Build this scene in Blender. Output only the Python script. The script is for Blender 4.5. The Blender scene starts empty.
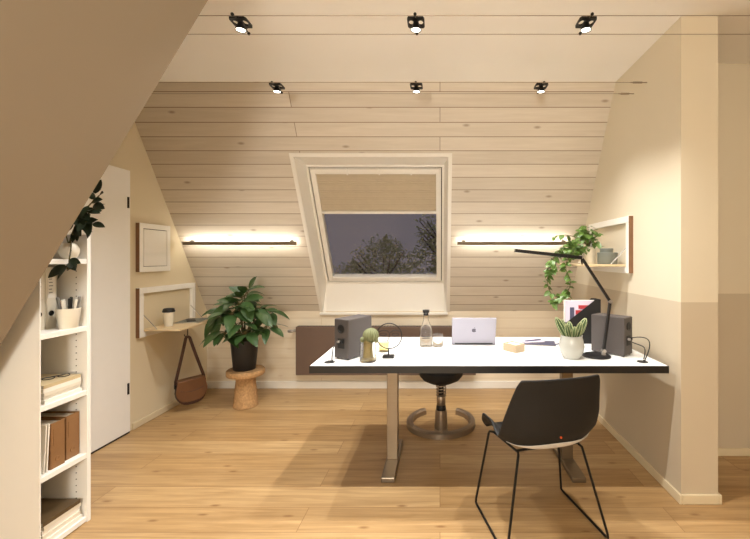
import bpy, bmesh, math, random
from mathutils import Vector, Matrix
random.seed(7)
PI = math.pi
SC = bpy.context.scene
COL = SC.collection

# ------------------------------------------------------------------ helpers
def lin(c):
    return tuple(((v/255)/12.92 if v/255 <= .04045 else ((v/255+.055)/1.055)**2.4) for v in c)

class NT:
    def __init__(s, m):
        s.t = m.node_tree; s.b = s.t.nodes['Principled BSDF']
    def n(s, kind, **kw):
        nd = s.t.nodes.new(kind)
        for k, v in kw.items():
            if k.startswith('i_'):
                nd.inputs[k[2:].replace('_', ' ')].default_value = v
            else: setattr(nd, k, v)
        return nd
    def l(s, a, b): s.t.links.new(a, b)
    def mix(s, fac, a, b, blend='MIX'):
        m = s.n('ShaderNodeMix', data_type='RGBA', blend_type=blend)
        for sock, v in ((m.inputs[0], fac), (m.inputs[6], a), (m.inputs[7], b)):
            if hasattr(v, 'links'): s.l(v, sock)
            elif isinstance(v, (int, float)): sock.default_value = v
            else: sock.default_value = (*v, 1)
        return m.outputs[2]
    def math(s, op, a, b=0.0):
        m = s.n('ShaderNodeMath', operation=op)
        for sock, v in ((m.inputs[0], a), (m.inputs[1], b)):
            if hasattr(v, 'links'): s.l(v, sock)
            else: sock.default_value = v
        return m.outputs[0]

def newmat(name):
    m = bpy.data.materials.new(name); m.use_nodes = True
    return m, NT(m)

def mat(name, rgb, rough=.5, metal=0., var=.06, scale=18., bump=0., coat=0., stretch=None):
    """procedural plain material: base colour modulated by noise"""
    m, t = newmat(name)
    c = lin(rgb)
    tc = t.n('ShaderNodeTexCoord')
    mp = t.n('ShaderNodeMapping'); t.l(tc.outputs['Object'], mp.inputs[0])
    if stretch: mp.inputs['Scale'].default_value = stretch
    nz = t.n('ShaderNodeTexNoise', i_Scale=scale, i_Detail=4.); t.l(mp.outputs[0], nz.inputs['Vector'])
    a = tuple(max(0, v*(1-var)) for v in c); b = tuple(min(1, v*(1+var)) for v in c)
    t.l(t.mix(nz.outputs[0], a, b), t.b.inputs['Base Color'])
    t.b.inputs['Roughness'].default_value = rough
    t.b.inputs['Metallic'].default_value = metal
    if coat: t.b.inputs['Coat Weight'].default_value = coat
    if bump:
        bp = t.n('ShaderNodeBump', i_Strength=bump, i_Distance=.01)
        t.l(nz.outputs[0], bp.inputs['Height']); t.l(bp.outputs[0], t.b.inputs['Normal'])
    return m

def emit(name, rgb, strength):
    m, t = newmat(name)
    t.b.inputs['Base Color'].default_value = (*rgb, 1)
    t.b.inputs['Emission Color'].default_value = (*rgb, 1)
    t.b.inputs['Emission Strength'].default_value = strength
    return m

def glass(name, rgb=(1, 1, 1), ior=1.45, rough=0.):
    m, t = newmat(name)
    t.b.inputs['Base Color'].default_value = (*rgb, 1)
    t.b.inputs['Transmission Weight'].default_value = 1
    t.b.inputs['IOR'].default_value = ior
    t.b.inputs['Roughness'].default_value = rough
    return m

def planks(name, axes, row, length, ca, cb, seam, rough=.5, grain=.25, knots=.5, seamw=.003, bump=.15, coat=0., cont=None):
    m, t = newmat(name)
    tc = t.n('ShaderNodeTexCoord'); sp = t.n('ShaderNodeSeparateXYZ'); t.l(tc.outputs['Object'], sp.inputs[0])
    cb_ = t.n('ShaderNodeCombineXYZ')
    t.l(sp.outputs[axes[0]], cb_.inputs[0]); t.l(sp.outputs[axes[1]], cb_.inputs[1])
    br = t.n('ShaderNodeTexBrick', offset=.37, offset_frequency=2, squash=1.)
    t.l(cb_.outputs[0], br.inputs['Vector'])
    br.inputs['Scale'].default_value = 1
    br.inputs['Color1'].default_value = (0, 0, 0, 1); br.inputs['Color2'].default_value = (1, 1, 1, 1)
    br.inputs['Mortar'].default_value = (.5, .5, .5, 1)
    br.inputs['Mortar Size'].default_value = seamw; br.inputs['Mortar Smooth'].default_value = .3
    br.inputs['Brick Width'].default_value = length; br.inputs['Row Height'].default_value = row
    base = t.mix(br.outputs['Color'], lin(ca), lin(cb))
    # shift the grain from board to board so that boards do not run into each other
    off = t.n('ShaderNodeVectorMath', operation='SCALE'); t.l(br.outputs['Color'], off.inputs[0]); off.inputs['Scale'].default_value = 7.3
    ad = t.n('ShaderNodeVectorMath', operation='ADD'); t.l(cb_.outputs[0], ad.inputs[0]); t.l(off.outputs[0], ad.inputs[1])
    mp = t.n('ShaderNodeMapping'); mp.inputs['Scale'].default_value = (1.6, 28, 1); t.l(ad.outputs[0], mp.inputs[0])
    nz = t.n('ShaderNodeTexNoise', i_Scale=1.3, i_Detail=7., i_Roughness=.6, i_Distortion=.6); t.l(mp.outputs[0], nz.inputs['Vector'])
    g = t.n('ShaderNodeValToRGB'); g.color_ramp.elements[0].position = .3; g.color_ramp.elements[1].position = .72
    g.color_ramp.elements[0].color = (1-grain, 1-grain*1.15, 1-grain*1.35, 1); g.color_ramp.elements[1].color = (1.0, 1.0, 1.0, 1)
    t.l(nz.outputs[0], g.inputs[0])
    c = t.mix(1.0, base, g.outputs[0], 'MULTIPLY')
    # broad cloudy figure
    mp3 = t.n('ShaderNodeMapping'); mp3.inputs['Scale'].default_value = (1.2, 5, 1); t.l(ad.outputs[0], mp3.inputs[0])
    n3 = t.n('ShaderNodeTexNoise', i_Scale=1.6, i_Detail=3.); t.l(mp3.outputs[0], n3.inputs['Vector'])
    c = t.mix(t.math('MULTIPLY', n3.outputs[0], grain*.9), c, t.mix(1.0, c, lin(seam), 'MULTIPLY'))
    # knots
    mp2 = t.n('ShaderNodeMapping'); mp2.inputs['Scale'].default_value = (1.5, 4.2, 1); t.l(ad.outputs[0], mp2.inputs[0])
    vo = t.n('ShaderNodeTexVoronoi', voronoi_dimensions='2D', i_Scale=1.0); t.l(mp2.outputs[0], vo.inputs['Vector'])
    kr = t.n('ShaderNodeValToRGB'); kr.color_ramp.elements[0].position = .015; kr.color_ramp.elements[1].position = .055
    kr.color_ramp.elements[0].color = (knots, knots, knots, 1); kr.color_ramp.elements[1].color = (0, 0, 0, 1)
    t.l(vo.outputs['Distance'], kr.inputs[0])
    c = t.mix(kr.outputs[0], c, lin(seam))
    c = t.mix(t.math('MULTIPLY', br.outputs['Fac'], .9), c, lin(seam))
    t.l(c, t.b.inputs['Base Color'])
    t.b.inputs['Roughness'].default_value = rough
    if coat: t.b.inputs['Coat Weight'].default_value = coat
    h = t.math('SUBTRACT', t.math('MULTIPLY', nz.outputs[0], .25), br.outputs['Fac'])
    bp = t.n('ShaderNodeBump', i_Strength=bump, i_Distance=.004); t.l(h, bp.inputs['Height']); t.l(bp.outputs[0], t.b.inputs['Normal'])
    return m

def plaster(name, up, low=None, split=1.098):
    m, t = newmat(name)
    tc = t.n('ShaderNodeTexCoord'); sp = t.n('ShaderNodeSeparateXYZ'); t.l(tc.outputs['Object'], sp.inputs[0])
    nz = t.n('ShaderNodeTexNoise', i_Scale=2.5, i_Detail=3.); t.l(tc.outputs['Object'], nz.inputs['Vector'])
    if low:
        c = t.mix(t.math('GREATER_THAN', sp.outputs[2], split), lin(low), lin(up))
    else:
        c = t.mix(0.0, lin(up), lin(up))
    f = t.n('ShaderNodeValToRGB'); f.color_ramp.elements[0].color = (.955, .95, .94, 1); f.color_ramp.elements[1].color = (1, 1, 1, 1)
    t.l(nz.outputs[0], f.inputs[0])
    t.l(t.mix(1.0, c, f.outputs[0], 'MULTIPLY'), t.b.inputs['Base Color'])
    t.b.inputs['Roughness'].default_value = .75
    n2 = t.n('ShaderNodeTexNoise', i_Scale=160.); t.l(tc.outputs['Object'], n2.inputs['Vector'])
    bp = t.n('ShaderNodeBump', i_Strength=.06, i_Distance=.003); t.l(n2.outputs[0], bp.inputs['Height']); t.l(bp.outputs[0], t.b.inputs['Normal'])
    return m

def stripes(name, ca, cb, scale, axis='Z', rough=.5):
    m, t = newmat(name)
    tc = t.n('ShaderNodeTexCoord'); w = t.n('ShaderNodeTexWave', wave_type='BANDS', bands_direction=axis, i_Scale=scale, i_Distortion=1.2, i_Detail=2.)
    t.l(tc.outputs['Object'], w.inputs['Vector'])
    t.l(t.mix(w.outputs['Fac'], lin(ca), lin(cb)), t.b.inputs['Base Color']); t.b.inputs['Roughness'].default_value = rough
    return m

class MB:
    """collects shapes in a bmesh; build() links them as one mesh object"""
    def __init__(s): s.bm = bmesh.new()
    def box(s, x0, x1, y0, y1, z0, z1, M=None):
        v = [Vector((x, y, z)) for z in (z0, z1) for y in (y0, y1) for x in (x0, x1)]
        if M: v = [M @ p for p in v]
        v = [s.bm.verts.new(p) for p in v]
        for f in ((0, 2, 3, 1), (4, 5, 7, 6), (0, 1, 5, 4), (2, 6, 7, 3), (0, 4, 6, 2), (1, 3, 7, 5)):
            s.bm.faces.new([v[i] for i in f])
        return s
    def prism(s, poly, a0, a1, f):
        """poly: 2-D outline; f(u, v, a) -> 3-D"""
        A = [s.bm.verts.new(f(u, v, a0)) for u, v in poly]; B = [s.bm.verts.new(f(u, v, a1)) for u, v in poly]
        s.bm.faces.new(A[::-1]); s.bm.faces.new(B)
        for i in range(len(poly)):
            j = (i+1) % len(poly); s.bm.faces.new((A[i], A[j], B[j], B[i]))
        return s
    def lathe(s, prof, c=(0, 0, 0), n=28, M=None, closed=False):
        rings = []
        for r, z in prof:
            ring = []
            for i in range(n):
                a = 2*PI*i/n; p = Vector((r*math.cos(a), r*math.sin(a), z))
                if M: p = M @ p
                ring.append(s.bm.verts.new(p+Vector(c)))
            rings.append(ring)
        for k in range(len(rings)-1):
            for i in range(n):
                j = (i+1) % n
                s.bm.faces.new((rings[k][i], rings[k][j], rings[k+1][j], rings[k+1][i]))
        if closed:
            for i in range(n):
                j = (i+1) % n
                s.bm.faces.new((rings[-1][i], rings[-1][j], rings[0][j], rings[0][i]))
        else:
            if prof[0][0] > 1e-6: s.bm.faces.new(rings[0][::-1])
            if prof[-1][0] > 1e-6: s.bm.faces.new(rings[-1])
        return s
    def tube(s, pts, r, n=8, closed=False, flat=None, up=None):
        pts = [Vector(p) for p in pts]; rings = []; N = len(pts)
        rr = r if isinstance(r, (list, tuple)) else [r]*N
        prev = None
        for i, p in enumerate(pts):
            if closed: d = pts[(i+1) % N]-pts[i-1]
            else: d = pts[min(i+1, N-1)]-pts[max(i-1, 0)]
            d.normalize()
            if prev is None:
                ref = Vector(up) if up else (Vector((0, 0, 1)) if abs(d.z) < .9 else Vector((1, 0, 0)))
                a = ref-d*ref.dot(d); a.normalize()
            else:
                a = prev-d*prev.dot(d); a.normalize()
            prev = a; b = d.cross(a)
            ring = []
            for k in range(n):
                t = 2*PI*(k+.5)/n
                ca, sb = math.cos(t), math.sin(t)
                ring.append(s.bm.verts.new(p+a*ca*rr[i]+b*sb*rr[i]*(flat or 1)))
            rings.append(ring)
        M = N if closed else N-1
        for i in range(M):
            A, B = rings[i], rings[(i+1) % N]
            for k in range(n):
                j = (k+1) % n; s.bm.faces.new((A[k], A[j], B[j], B[k]))
        if not closed:
            s.bm.faces.new(rings[0][::-1]); s.bm.faces.new(rings[-1])
        return s
    def ball(s, c, r, sc=(1, 1, 1), u=16, v=10):
        g = bmesh.ops.create_uvsphere(s.bm, u_segments=u, v_segments=v, radius=r)
        for q in g['verts']:
            q.co = Vector((q.co.x*sc[0], q.co.y*sc[1], q.co.z*sc[2]))+Vector(c)
        return s
    def grid(s, F, nu, nv):
        V = [[s.bm.verts.new(F(i/nu, j/nv)) for i in range(nu+1)] for j in range(nv+1)]
        for j in range(nv):
            for i in range(nu):
                s.bm.faces.new((V[j][i], V[j][i+1], V[j+1][i+1], V[j+1][i]))
        return s
    def leaf(s, base, d, nrm, L, W, droop=.25, fold=.18, n=7):
        base, d, nrm = Vector(base), Vector(d).normalized(), Vector(nrm)
        side = d.cross(nrm)
        if side.length < 1e-3: side = d.orthogonal()
        side.normalize(); nr = side.cross(d)
        rows = []
        for i in range(n+1):
            t = i/n
            p = base+d*L*t+Vector((0, 0, -1))*droop*L*t*t
            w = W*.5*(math.sin(PI*min(1, .03+.97*t)**.85)**.8)
            rows.append([s.bm.verts.new(p+side*w*k+nr*(fold*w*abs(k)-.0)) for k in (-1, -.5, 0, .5, 1)])
        for A, B in zip(rows, rows[1:]):
            for k in range(4): s.bm.faces.new((A[k], A[k+1], B[k+1], B[k]))
        return s
    def build(s, name, m, parent=None, smooth=False, bevel=0., solid=0., sub=0, angle=True, seg=2):
        bmesh.ops.recalc_face_normals(s.bm, faces=s.bm.faces)
        me = bpy.data.meshes.new(name); s.bm.to_mesh(me); s.bm.free()
        o = bpy.data.objects.new(name, me); COL.objects.link(o); me.materials.append(m)
        if parent: o.parent = parent
        if solid:
            md = o.modifiers.new('solid', 'SOLIDIFY'); md.thickness = solid; md.offset = 0
        if sub:
            md = o.modifiers.new('sub', 'SUBSURF'); md.levels = sub; md.render_levels = sub
        if bevel:
            md = o.modifiers.new('bevel', 'BEVEL'); md.width = bevel; md.segments = seg; md.limit_method = 'ANGLE'; md.angle_limit = .6
        if smooth:
            for p in me.polygons: p.use_smooth = True
            if angle:
                try: me.set_sharp_from_angle(angle=math.radians(40))
                except Exception: pass
        return o

def tag(o, label=None, cat=None, group=None, kind=None):
    if label: o['label'] = label
    if cat: o['category'] = cat
    if group: o['group'] = group
    if kind: o['kind'] = kind
    return o
def thing(name, label, cat, loc=(0, 0, 0), rz=0, group=None):
    o = bpy.data.objects.new(name, None); COL.objects.link(o); o.empty_display_size = .05
    o.location = loc; o.rotation_euler = (0, 0, rz)
    return tag(o, label, cat, group)
def place(o, loc, rz=0, rot=None):
    o.location = loc; o.rotation_euler = rot or (0, 0, rz); return o
def copy_tree(o, parent=None):
    c = o.copy(); COL.objects.link(c); c.parent = parent
    for ch in list(o.children): copy_tree(ch, c)
    return c
def dup(root, loc, rz=0, label=None):
    c = copy_tree(root); c.location = loc; c.rotation_euler = (0, 0, rz)
    if label: c['label'] = label
    return c
def struct(o, label=None): return tag(o, label, None, None, 'structure')
def bez(p0, p1, p2, p3, n=12):
    P = [Vector(p) for p in (p0, p1, p2, p3)]
    return [(1-t)**3*P[0]+3*(1-t)**2*t*P[1]+3*(1-t)*t*t*P[2]+t**3*P[3] for t in [i/n for i in range(n+1)]]
def arcpts(c, r, a0, a1, n=16, plane='xz'):
    out = []
    for i in range(n+1):
        a = a0+(a1-a0)*i/n; x, y = r*math.cos(a), r*math.sin(a)
        out.append(Vector(c)+(Vector((x, 0, y)) if plane == 'xz' else Vector((x, y, 0))))
    return out

# ------------------------------------------------------------------ materials
M = {}
M['floor'] = planks('oak_floor', (0, 1), .192, 1.9, (196, 160, 110), (216, 183, 134), (128, 90, 52), rough=.36, grain=.38, knots=.8, seamw=.0018, bump=.08)
M['slope'] = planks('whitewashed_boards', (0, 2), .0963, 3.1, (214, 204, 188), (227, 218, 203), (126, 102, 78), rough=.55, grain=.12, knots=.6, seamw=.0028, bump=.15)
M['knee'] = planks('whitewashed_knee_boards', (0, 2), .103, 3.3, (226, 212, 188), (232, 219, 196), (196, 172, 138), rough=.55, grain=.07, knots=.4, seamw=.0022, bump=.12)
M['ceil'] = plaster('ceiling_paint', (244, 240, 232))
M['left'] = plaster('left_wall_paint', (222, 208, 178))
M['two'] = plaster('two_tone_paint', (220, 209, 186), (198, 184, 160))
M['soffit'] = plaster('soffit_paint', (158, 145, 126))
M['white'] = mat('white_lacquer', (240, 237, 230), .4, var=.015)
M['trimw'] = mat('white_trim_paint', (232, 227, 217), .45, var=.015)
M['door'] = mat('white_door', (243, 241, 237), .4, var=.015)
M['black'] = mat('black_metal', (22, 21, 21), .4, .3, var=.1)
M['blackp'] = mat('black_plastic', (20, 19, 19), .5, var=.1)
M['chairblk'] = mat('black_shell', (15, 13, 12), .7, var=.12, scale=60)
M['dgap'] = mat('dark_gap', (45, 36, 28), .8, var=.1)
M['steel'] = mat('brushed_steel', (142, 130, 114), .34, .9, var=.08, stretch=(1, 1, 20))
M['alu'] = mat('aluminium', (178, 172, 165), .38, .85, var=.05)
M['cable'] = mat('steel_cable', (150, 134, 114), .45, .6, var=.1)
M['cork'] = mat('cork', (172, 134, 90), .85, var=.55, scale=55, bump=.4)
M['leaf'] = mat('dark_leaf', (54, 80, 40), .38, var=.4, scale=9)
M['leafd'] = mat('deep_leaf', (34, 46, 30), .4, var=.35, scale=9)
M['vine'] = mat('bright_leaf', (86, 114, 48), .42, var=.45, scale=14)
M['stem'] = mat('stem', (92, 84, 48), .7, var=.2)
M['soil'] = mat('soil', (52, 38, 28), .95, var=.4, scale=80, bump=.5)
M['pot'] = mat('pot_black', (24, 23, 23), .5, var=.1)
M['cream'] = mat('cream_ceramic', (226, 218, 200), .35, var=.04)
M['speck'] = mat('glazed_pot', (176, 175, 166), .25, var=.05, coat=.4)
M['base'] = mat('skirting_paint', (216, 200, 168), .5, var=.015)
M['desk'] = mat('white_desktop', (238, 238, 236), .35, var=.01)
M['edge'] = mat('black_desk_edge', (20, 18, 17), .45, var=.1)
M['grey'] = mat('speaker_grey', (80, 74, 72), .5, var=.08, scale=120)
M['greyb'] = mat('speaker_back', (72, 66, 63), .5, var=.08, scale=120)
M['rad'] = mat('radiator_brown', (98, 78, 66), .45, var=.04)
M['lap'] = mat('silver_lid', (158, 156, 168), .4, .3, var=.02)
M['logo'] = mat('logo_grey', (84, 82, 92), .3, .5, var=.02)
M['tan'] = mat('tan_leather', (100, 64, 36), .45, var=.22, scale=14, bump=.1)
M['dtan'] = mat('dark_leather', (62, 36, 23), .5, var=.2, scale=20)
M['paper'] = mat('paper', (236, 230, 218), .7, var=.03)
M['pages'] = stripes('page_edges', (232, 224, 208), (178, 166, 146), 90)
M['sand'] = mat('sand_cover', (196, 176, 138), .5, var=.15, scale=8)
M['dkcover'] = mat('dark_cover', (86, 68, 44), .45, var=.5, scale=12)
M['brownb'] = mat('brown_binder', (134, 96, 58), .6, var=.1)
M['cactus'] = mat('cactus_green', (68, 90, 50), .6, var=.3, scale=40)
M['cactusr'] = mat('cactus_ridge', (188, 192, 146), .6, var=.1)
M['olive'] = mat('olive_cactus', (112, 116, 80), .7, var=.35, scale=90)
M['bar'] = mat('bronze_bar', (128, 114, 94), .45, .2, var=.05)
M['spine'] = mat('cactus_brown', (146, 130, 84), .8, var=.25, scale=50, bump=.3)
M['note'] = mat('natural_wood_box', (172, 152, 124), .6, var=.08, stretch=(1, 8, 8))
M['birch'] = mat('birch_ply', (214, 190, 150), .5, var=.06, stretch=(1, 1, 14))
M['plywood'] = mat('shelf_edge_wood', (128, 92, 62), .6, var=.15, stretch=(30, 1, 1))
M['tin'] = mat('grey_tin', (112, 116, 108), .5, .1, var=.1)
M['blind'] = mat('pleated_fabric', (214, 200, 176), .85, var=.06)
M['orange'] = mat('orange_tag', (210, 84, 36), .5, var=.03)
M['padgrey'] = mat('grey_pad', (196, 190, 184), .8, var=.05)
M['pen1'] = mat('pen_white', (225, 220, 208), .4, var=.02); M['pen2'] = mat('pen_grey', (112, 110, 106), .4, var=.05); M['pen3'] = mat('pen_brown', (122, 84, 56), .5, var=.05)
M['red'] = mat('cover_red', (176, 52, 58), .5, var=.05); M['lilac'] = mat('cover_lilac', (206, 198, 214), .5, var=.05); M['slate'] = mat('cover_slate', (74, 74, 96), .5, var=.1)
M['stool'] = mat('stool_metal', (150, 134, 116), .38, .75, var=.06)
M['glass'] = glass('clear_glass'); M['pane'] = glass('window_glass', ior=1.3); M['water'] = glass('water', (.97, .99, 1), 1.33)
M['amber'] = glass('amber_glass', (.95, .84, .52), 1.4)
M['wall_ext'] = mat('bark', (70, 58, 46), .9, var=.3)
M['treeleaf'] = mat('outdoor_leaf', (150, 150, 104), .6, var=.35, scale=6)
WARM = (1.0, .98, .945)
M['bulb'] = emit('bulb_glow', (1.0, .93, .8), 6)
M['led'] = emit('led_strip_glow', (1.0, .95, .84), 19)
M['ledcool'] = emit('lamp_led_glow', (.93, .95, 1.0), 16)

# ------------------------------------------------------------------ setting
XL, XR, XE, YB, H = -2.4, 1.317, 1.519, 4.05, 2.66
KZ = .793; YC = 2.147
def S(u, s, n=0.): return Vector((u, YB-.5103*s+.86*n, KZ+.86*s+.5103*n))

b = MB(); b.box(-2.65, 4.0, -2.1, 4.35, -.08, 0); struct(b.build('floor', M['floor']), 'oak plank floor')
b = MB(); b.box(-2.65, 4.0, -2.1, 4.35, H, H+.1); struct(b.build('ceiling', M['ceil']), 'flat cream ceiling')
b = MB(); b.box(XL-.1, XL, 1.641, 4.35, 0, H); struct(b.build('wall_left', M['left']), 'cream left wall')
b = MB(); b.box(XL, XR, YB, YB+.12, 0, KZ); struct(b.build('wall_back', M['knee']), 'low whitewashed board wall under the slope')
b = MB(); b.box(XR, XE, YC, 4.35, 0, H); struct(b.build('wall_right', M['two']), 'two-tone cream partition wall')
b = MB(); b.box(XE, 4.0, 2.67, 2.79, 0, H); struct(b.build('wall_far', M['two']), 'two-tone wall beyond the partition')
b = MB(); b.box(3.9, 4.0, -2.1, 2.67, 0, H); struct(b.build('wall_far_right', M['left']))
b = MB(); b.box(-2.65, 4.0, -2.1, -2.0, 0, H); struct(b.build('wall_rear', M['left']))
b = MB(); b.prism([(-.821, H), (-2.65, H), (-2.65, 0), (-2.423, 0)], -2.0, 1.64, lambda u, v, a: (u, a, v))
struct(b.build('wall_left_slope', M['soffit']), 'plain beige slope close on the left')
# back slope in boards, with the roof window opening
OU0, OU1, OS1 = -1.235, .10, 1.636; ST = (H-KZ)/.86+.06
b = MB()
for u0, u1, s0, s1 in ((XL, OU0, -.02, ST), (OU1, XR, -.02, ST), (OU0, OU1, OS1, ST)):
    v = [b.bm.verts.new(S(u, s, n)) for n in (0, .2) for s in (s0, s1) for u in (u0, u1)]
    for f in ((0, 2, 3, 1), (4, 5, 7, 6), (0, 1, 5, 4), (2, 6, 7, 3), (0, 4, 6, 2), (1, 3, 7, 5)): b.bm.faces.new([v[i] for i in f])
struct(b.build('wall_back_slope', M['slope']), 'sloping board ceiling with roof window')
# white lining of the roof window
WU0, WU1, WS0, WS1, WN = -1.172, .04, .241, 1.493, .15
b = MB()
def quad(*p): b.bm.faces.new([b.bm.verts.new(q) for q in p])
fl = .028
o4 = [S(OU0, 0, -.004), S(OU0, OS1, -.004), S(OU1, OS1, -.004), S(OU1, 0, -.004)]
i4 = [S(OU0+fl, 0, -.004), S(OU0+fl, OS1-fl, -.004), S(OU1-fl, OS1-fl, -.004), S(OU1-fl, 0, -.004)]
for k in range(3): quad(o4[k], o4[k+1], i4[k+1], i4[k])
wb = S(WU0, WS0, WN); 
w4 = [S(WU0, WS0, WN), S(WU0, WS1, WN), S(WU1, WS1, WN), S(WU1, WS0, WN)]
for k in range(3): quad(i4[k], i4[k+1], w4[k+1], w4[k])
c0, c1 = Vector((WU0, w4[0].y, KZ-.02)), Vector((WU1, w4[0].y, KZ-.02))
quad(w4[0], w4[3], c1, c0); quad(i4[0], w4[0], c0); quad(i4[3], w4[3], c1)
struct(b.build('trim_1', M['trimw'], solid=.008), 'white lining round the roof window')
b = MB(); b.box(OU0, OU1-.02, YB-.03, YB+.02, KZ-.035, KZ-.012)
struct(b.build('trim_2', M['trimw'], bevel=.004), 'narrow white sill under the roof window')
b = MB(); b.box(XL, XR, YB-.018, YB, 0, .075); struct(b.build('baseboard_back', M['trimw'], bevel=.004))
b = MB(); b.box(XL, XL+.014, 3.06, YB-.018, 0, .052); struct(b.build('baseboard_left', M['base'], bevel=.004))
b = MB(); b.box(XR-.014, XR, YC-.014, YB-.018, 0, .052); b.box(XR, XE, YC-.014, YC, 0, .052); b.box(XE, XE+.014, YC-.014, 2.67, 0, .052)
struct(b.build('baseboard_right', M['base'], bevel=.004))
b = MB(); b.box(XE+.014, 3.9, 2.656, 2.67, 0, .052); struct(b.build('baseboard_far', M['base'], bevel=.004))

# roof window
win = bpy.data.objects.new('window_1', None); COL.objects.link(win); struct(win, 'white roof window with a half lowered pleated blind, dusk outside')
def slab(b, u0, u1, s0, s1, n0, n1):
    v = [b.bm.verts.new(S(u, s, n)) for n in (n0, n1) for s in (s0, s1) for u in (u0, u1)]
    for f in ((0, 2, 3, 1), (4, 5, 7, 6), (0, 1, 5, 4), (2, 6, 7, 3), (0, 4, 6, 2), (1, 3, 7, 5)): b.bm.faces.new([v[i] for i in f])
def rim(b, u0, u1, s0, s1, w, n0, n1, wt=None):
    wt = wt or w
    slab(b, u0, u0+w, s0, s1, n0, n1); slab(b, u1-w, u1, s0, s1, n0, n1)
    slab(b, u0+w, u1-w, s0, s0+w, n0, n1); slab(b, u0+w, u1-w, s1-wt, s1, n0, n1)
b = MB(); rim(b, WU0, WU1, WS0, WS1, .022, .145, .24); b.build('window_frame', M['trimw'], win)
b = MB(); rim(b, WU0+.022, WU1-.022, WS0+.022, WS1-.022, .01, .175, .235); b.build('sash_gap_shade', M['dgap'], win)  # dark strip standing in for shade in the slit between frame and sash
b = MB(); rim(b, WU0+.03, WU1-.03, WS0+.03, WS1-.03, .045, .15, .225, .06); b.build('sash', M['trimw'], win, bevel=.004)
b = MB(); slab(b, WU0+.07, WU1-.07, WS0+.07, WS1-.08, .20, .208); b.build('pane', M['pane'], win)
b = MB(); slab(b, WU0+.04, WU1-.04, WS1-.07, WS1-.035, .125, .15); vf = b.build('ventilation_flap', M['trimw'], win, bevel=.004)
b = MB()
for q in (.3, .53, .76): slab(b, WU0+1.212*q-.006, WU0+1.212*q+.006, WS1-.085, WS1-.025, .115, .13)
b.build('flap_clip', M['trimw'], win)
bl0, bl1 = 1.045, WS1-.075
b = MB(); npl = 22; pts = []
for i in range(npl*2+1):
    s = bl0+(bl1-bl0)*i/(npl*2); pts.append((s, .165 if i % 2 else .18))
for (s0, n0), (s1, n1) in zip(pts, pts[1:]):
    quad(S(WU0+.075, s0, n0), S(WU1-.075, s0, n0), S(WU1-.075, s1, n1), S(WU0+.075, s1, n1))
b.build('pleated_blind', M['blind'], win)
b = MB(); slab(b, WU0+.074, WU1-.074, bl0-.026, bl0, .158, .184); b.build('blind_rail', M['trimw'], win, bevel=.003)

# door on the left wall
dr = bpy.data.objects.new('door_1', None); COL.objects.link(dr); struct(dr, 'flush white door in the left wall')
b = MB(); b.box(XL, XL+.022, 2.12, 3.018, .012, 2.01); b.build('door_leaf', M['door'], dr, bevel=.003)
b = MB(); b.box(XL, XL+.02, 2.12, 3.014, 0, .0115); b.build('door_gap_shade', M['dgap'], dr)  # dark bar in place of the shade under the door leaf
for z in (.30, 1.72):
    b = MB(); b.box(XL+.02, XL+.028, 2.988, 3.004, z, z+.085); b.build('door_hinge', M['black'], dr, bevel=.002)

# ------------------------------------------------------------------ cable lights
def cable(y, z, x1, label):
    t = thing('suspension_cable', label, 'cable', (0, y, z), 0, 'cables carrying the spotlights')
    b = MB(); b.tube([(XL, 0, 0), (x1, 0, 0)], .0016, 6); b.build('wire', M['cable'], t)
    for s, x in ((1, XL+.06), (-1, x1-.06)):
        b = MB(); b.tube([(x-s*.06, 0, 0), (x-s*.03, 0, 0), (x-s*.028, 0, 0), (x+s*.028, 0, 0), (x+s*.03, 0, 0), (x+s*.045, 0, 0)], [.003, .003, .006, .006, .003, .003], 8)
        b.build('turnbuckle', M['cable'], t)
    return t
ZC = 2.456
cable(1.81, ZC, 3.9, 'steel cable across the ceiling, nearest one of the four')
cable(1.96, ZC, 3.9, 'steel cable under the front row of spotlights, passing before the partition')
cable(2.50, ZC, XR, 'steel cable ending on the partition, the higher one behind')
cable(2.67, ZC, XR, 'farthest steel cable, level with the top boards of the slope')

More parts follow.
